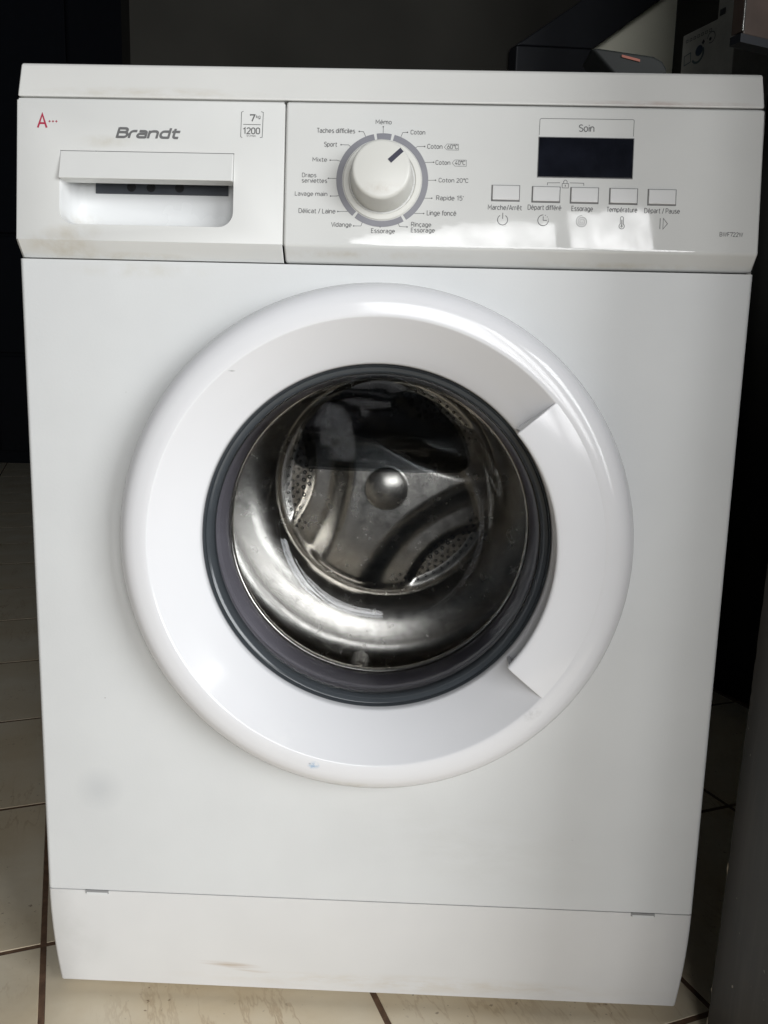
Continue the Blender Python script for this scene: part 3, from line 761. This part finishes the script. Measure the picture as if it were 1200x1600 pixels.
# --- door
YC = -0.0365
rim = [(0.190, 0.004), (0.2025, -0.002), (0.2097, -0.0085), (0.2125, -0.0155), (0.2130, -0.0205), (0.2113, -0.0268), (0.2072, -0.0317), (0.2022, -0.0346), (0.1968, -0.0360), (0.1912, -0.0364), (0.1870, YC),
       (0.1860, -0.0362), (0.1853, -0.0355), (0.1700, -0.0205), (0.1518, -0.0032), (0.1508, -0.0020), (0.1502, 0.0), (0.1500, 0.012)]
v, f = lathe_y(rim, DX, DZ, 200); door = make('door', v, f, 'door', wm, smooth=50)
hp = [(0.1900, YC + 0.0003), (0.1800, YC - 0.0004), (0.1650, YC - 0.0007), (0.1530, YC - 0.0002), (0.1492, YC + 0.0008), (0.1478, YC + 0.0025), (0.1476, YC + 0.005), (0.1500, YC + 0.006), (0.1700, YC + 0.005), (0.1860, YC + 0.0025)]
v, f = lathe_y(hp, DX, DZ, 80, -40.3, 41.5, closed=True, caps=True)
walls = []
for a0, a1 in ((-40.3, -38.9), (40.1, 41.5)):
    walls.append(lathe_y([(0.1845, YC + 0.003), (0.1510, YC + 0.0055), (0.1512, -0.0028), (0.168, -0.0188)], DX, DZ, 2, a0, a1, closed=True, caps=True))
v, f = merge((v, f), *walls)
make('door_handle', v, f, 'door', door, bevel=0.0011, seg=3, smooth=40)
bz = [(0.1499, 0.012), (0.1498, 0.0040), (0.1490, 0.0028), (0.1484, 0.0042), (0.1479, 0.0066), (0.1472, 0.0060), (0.1450, 0.0070), (0.1430, 0.0095), (0.1420, 0.0140), (0.1416, 0.018)]
v, f = lathe_y(bz, DX, DZ, 160); make('window_bezel', v, f, 'bezel', door, smooth=35)
# glass bowl: truncated cone whose upper side is cut by a sloping deflector facet
def bowl_profile(off):
    key = [(0.1420, 0.0135), (0.1385, 0.0165), (0.1320, 0.0260), (0.1225, 0.044), (0.1135, 0.064), (0.1060, 0.080), (0.1020, 0.089), (0.0975, 0.0945), (0.0900, 0.0980), (0.060, 0.0992), (0.030, 0.0996), (0.0005, 0.0998)]
    pr = []
    for (r0, y0), (r1, y1) in zip(key[:-1], key[1:]):
        m = max(1, int(math.hypot(r1 - r0, y1 - y0) / 0.004))
        pr += [(r0 + (r1 - r0) * k / m, y0 + (y1 - y0) * k / m) for k in range(m)]
    return [(r + off * 0.8, y + off * 0.5) for r, y in pr + [key[-1]]]
def facet_y(z):
    return 0.030 + (0.125 - (z - DZ)) * 0.91
def facet_split(vf, off):
    """cut the bowl by the facet plane: returns the bowl without its top and the flat facet closing the cut"""
    bm = bmesh.new()
    vs = [bm.verts.new(p) for p in vf[0]]
    for q in vf[1]:
        try: bm.faces.new([vs[i] for i in q])
        except ValueError: pass
    bmesh.ops.remove_doubles(bm, verts=bm.verts, dist=1e-6)
    no = Vector((0, 1, 0.91)).normalized()
    res = bmesh.ops.bisect_plane(bm, geom=bm.verts[:] + bm.edges[:] + bm.faces[:], dist=1e-6, plane_co=(0, 0.030 + off, DZ + 0.125), plane_no=no, clear_outer=True)
    cut = [e for e in res['geom_cut'] if isinstance(e, bmesh.types.BMEdge)]
    fl = bmesh.new(); mp = {}
    for e in cut:
        for q in e.verts:
            if q not in mp: mp[q] = fl.verts.new(q.co)
        fl.edges.new((mp[e.verts[0]], mp[e.verts[1]]))
    bmesh.ops.triangle_fill(fl, use_beauty=True, edges=fl.edges[:])
    out = []
    for b_ in (bm, fl):
        b_.verts.index_update(); out.append(([tuple(q.co) for q in b_.verts], [tuple(q.index for q in fc.verts) for fc in b_.faces])); b_.free()
    return out
for nm, off in (('glass_bowl', 0.0), ('glass_bowl_outer_face', 0.0045)):
    (a, b), (c, d) = facet_split(lathe_y(bowl_profile(off), DX, DZ, 180), off)
    make(nm, a, b, 'glass', door, smooth=60)
    make('deflector_facet', c, d, 'glass_facet', door)

# --- rubber gasket
gk = [(0.172, 0.006), (0.1640, 0.008), (0.1560, 0.012), (0.1500, 0.0175), (0.1465, 0.0230), (0.1455, 0.0290), (0.1452, 0.0350), (0.1468, 0.0370), (0.1452, 0.0395), (0.1425, 0.046), (0.1400, 0.0505), (0.1385, 0.054), (0.1390, 0.060), (0.150, 0.066)]
v, f = lathe_y(gk, DX, DZ, 160); make('door_gasket', v, f, 'gasket', wm, smooth=60)

# --- drum
lip = [(0.150, 0.0650), (0.1420, 0.0625), (0.1385, 0.0610), (0.1365, 0.0625), (0.1362, 0.0655), (0.1380, 0.0690), (0.160, 0.078), (0.200, 0.083), (0.226, 0.090), (0.2345, 0.105), (0.2345, 0.215)]
shell = [(0.2345, 0.215), (0.2335, 0.255), (0.2290, 0.298), (0.2180, 0.3165), (0.1980, 0.3235), (0.1760, 0.3300), (0.1560, 0.3390), (0.1435, 0.3485), (0.1395, 0.3520), (0.1370, 0.3500), (0.1345, 0.3475)]
v, f = lathe_y(lip, DX, DZ, 160); drum = make('drum', v, f, 'steel_lip', wm, smooth=70)
v, f = lathe_y(shell, DX, DZ, 200); make('drum_shell', v, f, 'steel', drum, smooth=70)
PET = [R(a) for a in (174, 311, 62)]
def sst(x): x = max(0.0, min(1.0, x)); return x * x * (3 - 2 * x)
def back_y(x, z):
    """embossed drum back: three nested lens shaped petals standing back from a star of ribs"""
    r = math.hypot(x, z); y = 0.338
    for a in PET:
        d = math.hypot(x - 0.27 * math.cos(a), z - 0.27 * math.sin(a))
        y += 0.0085 * sst((0.230 - d) / 0.034)
        d = math.hypot(x - 0.205 * math.cos(a), z - 0.205 * math.sin(a))
        y += 0.0045 * sst((0.115 - d) / 0.013)
    y = y + (0.3475 - y) * sst((r - 0.122) / 0.012)
    y -= 0.0034 * max(0.0, 1 - (r / 0.027) ** 2)
    return y
NR, NA = 70, 240
v = [(DX, back_y(0, 0), DZ)]; f = []
for i in range(1, NR + 1):
    r = 0.1345 * i / NR
    for k in range(NA):
        a = 2 * math.pi * k / NA; x, z = r * math.cos(a), r * math.sin(a)
        v.append((DX + x, back_y(x, z), DZ + z))
for k in range(NA): f.append((0, 1 + k, 1 + (k + 1) % NA))
for i in range(NR - 1):
    for k in range(NA):
        a = 1 + i * NA; b = a + NA; k2 = (k + 1) % NA
        f.append((a + k, b + k, b + k2, a + k2))
make('drum_back', v, f, 'steel', drum, smooth=80)
# punched holes: dark dished pits with a bright lip
pits = []
def pit(x, z, rr):
    y = back_y(x, z); e = 0.002
    gx = (back_y(x + e, z) - back_y(x - e, z)) / (2 * e); gz = (back_y(x, z + e) - back_y(x, z - e)) / (2 * e)
    vv = [(DX + x, y + 0.0006, DZ + z)]
    for k in range(10):
        a = 2 * math.pi * k / 10; dx, dz = rr * math.cos(a), rr * math.sin(a)
        vv.append((DX + x + dx, y + gx * dx + gz * dz - 0.0007, DZ + z + dz))
    pits.append((vv, [(0, 1 + k, 1 + (k + 1) % 10) for k in range(10)]))
for k in range(72):
    for rr, off in ((0.1140, 0), (0.1200, .5), (0.1258, 0)):
        a = 2 * math.pi * (k + off) / 72; ad = math.degrees(a) % 120
        if min(abs((math.degrees(a) - math.degrees(q) + 180) % 360 - 180) for q in PET) < 34: pit(rr * math.cos(a), rr * math.sin(a), 0.0019)
for a in PET:
    for q in range(-5, 6):
        for rr in (0.099, 0.106):
            b = a + R(5.2) * (q + (0.5 if rr > .1 else 0))
            x, z = rr * math.cos(b), rr * math.sin(b)
            if math.hypot(x - 0.205 * math.cos(a), z - 0.205 * math.sin(a)) < 0.107: pit(x, z, 0.0027)
v, f = merge(*pits); pf_ = make('perforations', v, f, 'hole', drum); pf_['kind'] = 'stuff'
# lifter ribs on the drum wall
for a in (R(-97), R(23), R(143)):
    prof_ = [(-0.030, 0.236), (-0.020, 0.212), (-0.010, 0.190), (0.0, 0.184), (0.010, 0.190), (0.020, 0.212), (0.030, 0.236)]
    v, f = [], []
    ys = [(0.100, 0.25), (0.115, 0.9), (0.20, 1.0), (0.265, 0.9), (0.285, 0.3)]
    for y, k in ys:
        for tx, rr in prof_:
            r2 = 0.236 - (0.236 - rr) * k
            v.append((DX + r2 * math.cos(a) - tx * math.sin(a), y, DZ + r2 * math.sin(a) + tx * math.cos(a)))
    n = len(prof_)
    for i in range(len(ys) - 1): f += [(i * n + k, i * n + k + 1, (i + 1) * n + k + 1, (i + 1) * n + k) for k in range(n - 1)]
    make('lifter', v, f, 'steel', drum, smooth=60)
# dark tub behind the gasket so nothing is seen past the drum
v, f = lathe_y([(0.171, 0.003), (0.172, 0.03), (0.245, 0.06), (0.25, 0.37), (0.001, 0.38)], DX, DZ, 64); make('tub', v, f, 'tub', wm, smooth=50)

# ------------------------------------------------------------------ chipped board on the right
bx, L_, TK, HB = 0.3135, 0.255, 0.018, 0.95
lean = math.atan(0.011 / 0.42)
bd = empty('side_board', (bx, -0.015, ZF), 'dark brown board with a chipped upright edge close beside the washing machine, unseen panels added behind to block light', 'cabinet', rot=(0, lean, 0))
v, f = [], []
NZ = 160
r2 = random.Random(3)
for i in range(NZ + 1):
    z = HB * i / NZ
    j = 0.0
    if r2.random() < 0.25: j = r2.uniform(0.0003, 0.0014)
    v += [(0, -j, z), (TK, -j * 0.3, z), (TK, -L_, z), (0, -L_, z)]
for i in range(NZ):
    for k in range(4):
        f.append((i * 4 + k, i * 4 + (k + 1) % 4, i * 4 + 4 + (k + 1) % 4, i * 4 + 4 + k))
f += [(0, 1, 2, 3), tuple(NZ * 4 + k for k in range(4))]
me = bpy.data.meshes.new('side_panel'); me.from_pydata(v, [], f)
bo_ = wrap('side_panel', me, 'board'); bo_.parent = bd
for nm, bb in (('back_blocker', (TK + 0.0005, 0.74, -0.020, -0.008, 0.0, HB)), ('top_blocker', (TK + 0.0005, 0.74, -L_, -0.0205, HB - 0.02, HB)), ('shelf', (TK + 0.0005, 0.74, -L_ + 0.01, -0.0205, 0.42, 0.438)), ('front_door', (TK + 0.0005, 0.74, -L_ - 0.002, -L_ + 0.008, 0.01, HB - 0.0205))):  # unseen panels, added to keep the side light off the floor behind
    v, f = box_vf(*bb); me = bpy.data.meshes.new(nm); me.from_pydata(v, [], f); o = wrap(nm, me, 'board'); o.parent = bd
for z, s in ((0.176, 0.0030), (0.055, 0.0016), (0.022, 0.0030)):
    v = [(-0.0003, -0.0012, z - 2.2 * s), (-0.0004, -0.0008 - s * 0.5, z + s * .2), (-0.0003, -0.0003, z + 1.4 * s), (-0.0012, -0.0008, z - s * 0.4), (0.001, 0.0006, z)]
    me = bpy.data.meshes.new('splinter'); me.from_pydata(v, [], [(0, 1, 3), (1, 2, 3), (2, 4, 3), (4, 0, 3), (0, 1, 2, 4)])
    o = wrap('splinter', me, 'chip'); o.parent = bd

# ------------------------------------------------------------------ things behind the machine (dim)

# black upright with a slanted board rising from it, against the back wall
def room_prism(poly, b0, b1):
    n = len(poly)
    v = [rm(a, b0, z) for a, z in poly] + [rm(a, b1, z) for a, z in poly]
    f = [tuple(range(n)), tuple(range(n, 2 * n))] + [(i, (i + 1) % n, n + (i + 1) % n, n + i) for i in range(n)]
    return v, f
v, f = room_prism([(0.755, ZF), (0.964, ZF), (0.964, 2.5), (0.755, 2.5)], 0.814, 0.819); struct(make('lit_wall_sheet', v, f, 'wall_lit'))  # thin sheet before the back wall, its lit wedge painted as colour
st = empty('slanted_board', rm(0.66, 0.80, ZF), 'black slanted board rising from a wide upright against the back wall', 'board')
v, f = room_prism([(0.580, ZF), (0.580, 1.180), (0.749, 1.2005), (0.749, ZF)], 0.785, 0.813); make('upright', v, f, 'black', st, bevel=0.003)
v, f = room_prism([(0.580, 1.1805), (0.963, 1.459), (0.963, 1.362), (0.749, 1.2010)], 0.785, 0.813); make('slope', v, f, 'black', st, bevel=0.003)

# cartons by the right wall
c1 = empty('printed_carton', rm(0.905, 0.627, ZF), 'pale printed carton with a blue and dark picture, lower of two behind the machine', 'carton')
v, f = room_box(0.862, 0.948, 0.5850, 0.6700, ZF + 0.0005, 1.204); make('carton_body', v, f, 'carton', c1, bevel=0.002)
def carton_print(name, pts, mat, width=None, closed=False):
    # pts (b, z) on the face a = 0.862
    if width: v, f = ribbon2d(pts, width, closed)
    else: v, f = [(*p, 0) for p in pts], [tuple(range(len(pts)))]
    make(name, [rm(0.8615, p[0], p[1]) for p in v], f, mat, c1)
carton_print('printed_disc', arc(0.625, 1.165, 0.009, 0, 345, 20), 'blue_ink')
carton_print('printed_ring', arc(0.628, 1.160, 0.014, 150, 330, 20), 'teal_ink', 0.004)
carton_print('printed_mark', [(0.616, 1.181), (0.612, 1.176), (0.616, 1.172), (0.620, 1.176)], 'ink')
carton_print('printed_ring', arc(0.597, 1.178, 0.009, 0, 300, 16), 'ink', 0.0012)
carton_print('printed_mark', arc(0.599, 1.176, 0.003, 0, 330, 10), 'ink')
carton_print('printed_panel', [(0.662, 1.166), (0.646, 1.168), (0.645, 1.152), (0.661, 1.150)], 'teal_ink', 0.0015, True)
for k in range(7):
    carton_print('printed_mark', [(0.660 - k * 0.0095, 1.1925), (0.655 - k * 0.0095, 1.1925), (0.655 - k * 0.0095, 1.1885), (0.660 - k * 0.0095, 1.1885)], 'ink', 0.0009, True)
c2 = empty('tall_carton', rm(0.905, 0.562, ZF), 'plain pale carton, taller of two behind the machine', 'carton')
v, f = room_box(0.860, 0.948, 0.5400, 0.5840, ZF + 0.0005, 1.46); make('carton_body', v, f, 'carton', c2, bevel=0.002)
v, f = room_box(0.8585, 0.8598, 0.566, 0.578, 1.205, 1.215); make('printed_mark', v, f, 'ink', c2)

# open cupboard door with a chrome edge
cd = empty('cupboard_door', rm(0.60, 0.265, 1.02), 'brown cupboard door with bright chrome edge strip hanging beside the cartons', 'cupboard door')
v, f = room_box(0.606, 0.962, 0.258, 0.2735, 1.028, 1.75); make('leaf', v, f, 'brown', cd, bevel=0.002)
v, f = room_box(0.601, 0.6055, 0.2575, 0.2740, 1.030, 1.75); make('edge_band', v, f, 'brown', cd)
v, f = room_box(0.6010, 0.6045, 0.2545, 0.2570, 1.030, 1.75); make('chrome_strip', v, f, 'chrome', cd, bevel=0.0008)
v, f = room_box(0.600, 0.962, 0.256, 0.2745, 1.017, 1.0275); make('lower_trim', v, f, 'black', cd)

# cordless tool lying on the worktop
tl = empty('power_tool', (0.262, 0.31, 0.8235), 'dark power tool with thin orange stripe on top of the washing machine', 'power tool')
def prism_y(poly, y0, y1):
    n = len(poly)
    v = [(x, y0, z) for x, z in poly] + [(x, y1, z) for x, z in poly]
    f = [tuple(range(n)), tuple(range(n, 2 * n))] + [(i, (i + 1) % n, n + (i + 1) % n, n + i) for i in range(n)]
    return v, f
v, f = prism_y([(0.2115, 0.938), (0.2200, 0.9385), (0.2808, 0.931), (0.2910, 0.926), (0.2965, 0.9175), (0.2965, 0.895), (0.250, 0.895), (0.2380, 0.9120)], 0.29, 0.345); make('casing', v, f, 'tool', tl, bevel=0.004)
v, f = prism_y([(0.254, 0.8945), (0.284, 0.8945), (0.290, 0.850), (0.262, 0.850)], 0.298, 0.337); make('grip', v, f, 'tool', tl, bevel=0.006)
v, f = prism_y([(0.240, 0.8495), (0.296, 0.8495), (0.296, 0.8242), (0.240, 0.8242)], 0.285, 0.352); make('battery', v, f, 'tool', tl, bevel=0.004)
v, f = prism_y([(0.2455, 0.9310), (0.2655, 0.9265), (0.2655, 0.9240), (0.2455, 0.9285)], 0.2885, 0.2898); make('stripe', v, f, 'orange', tl)
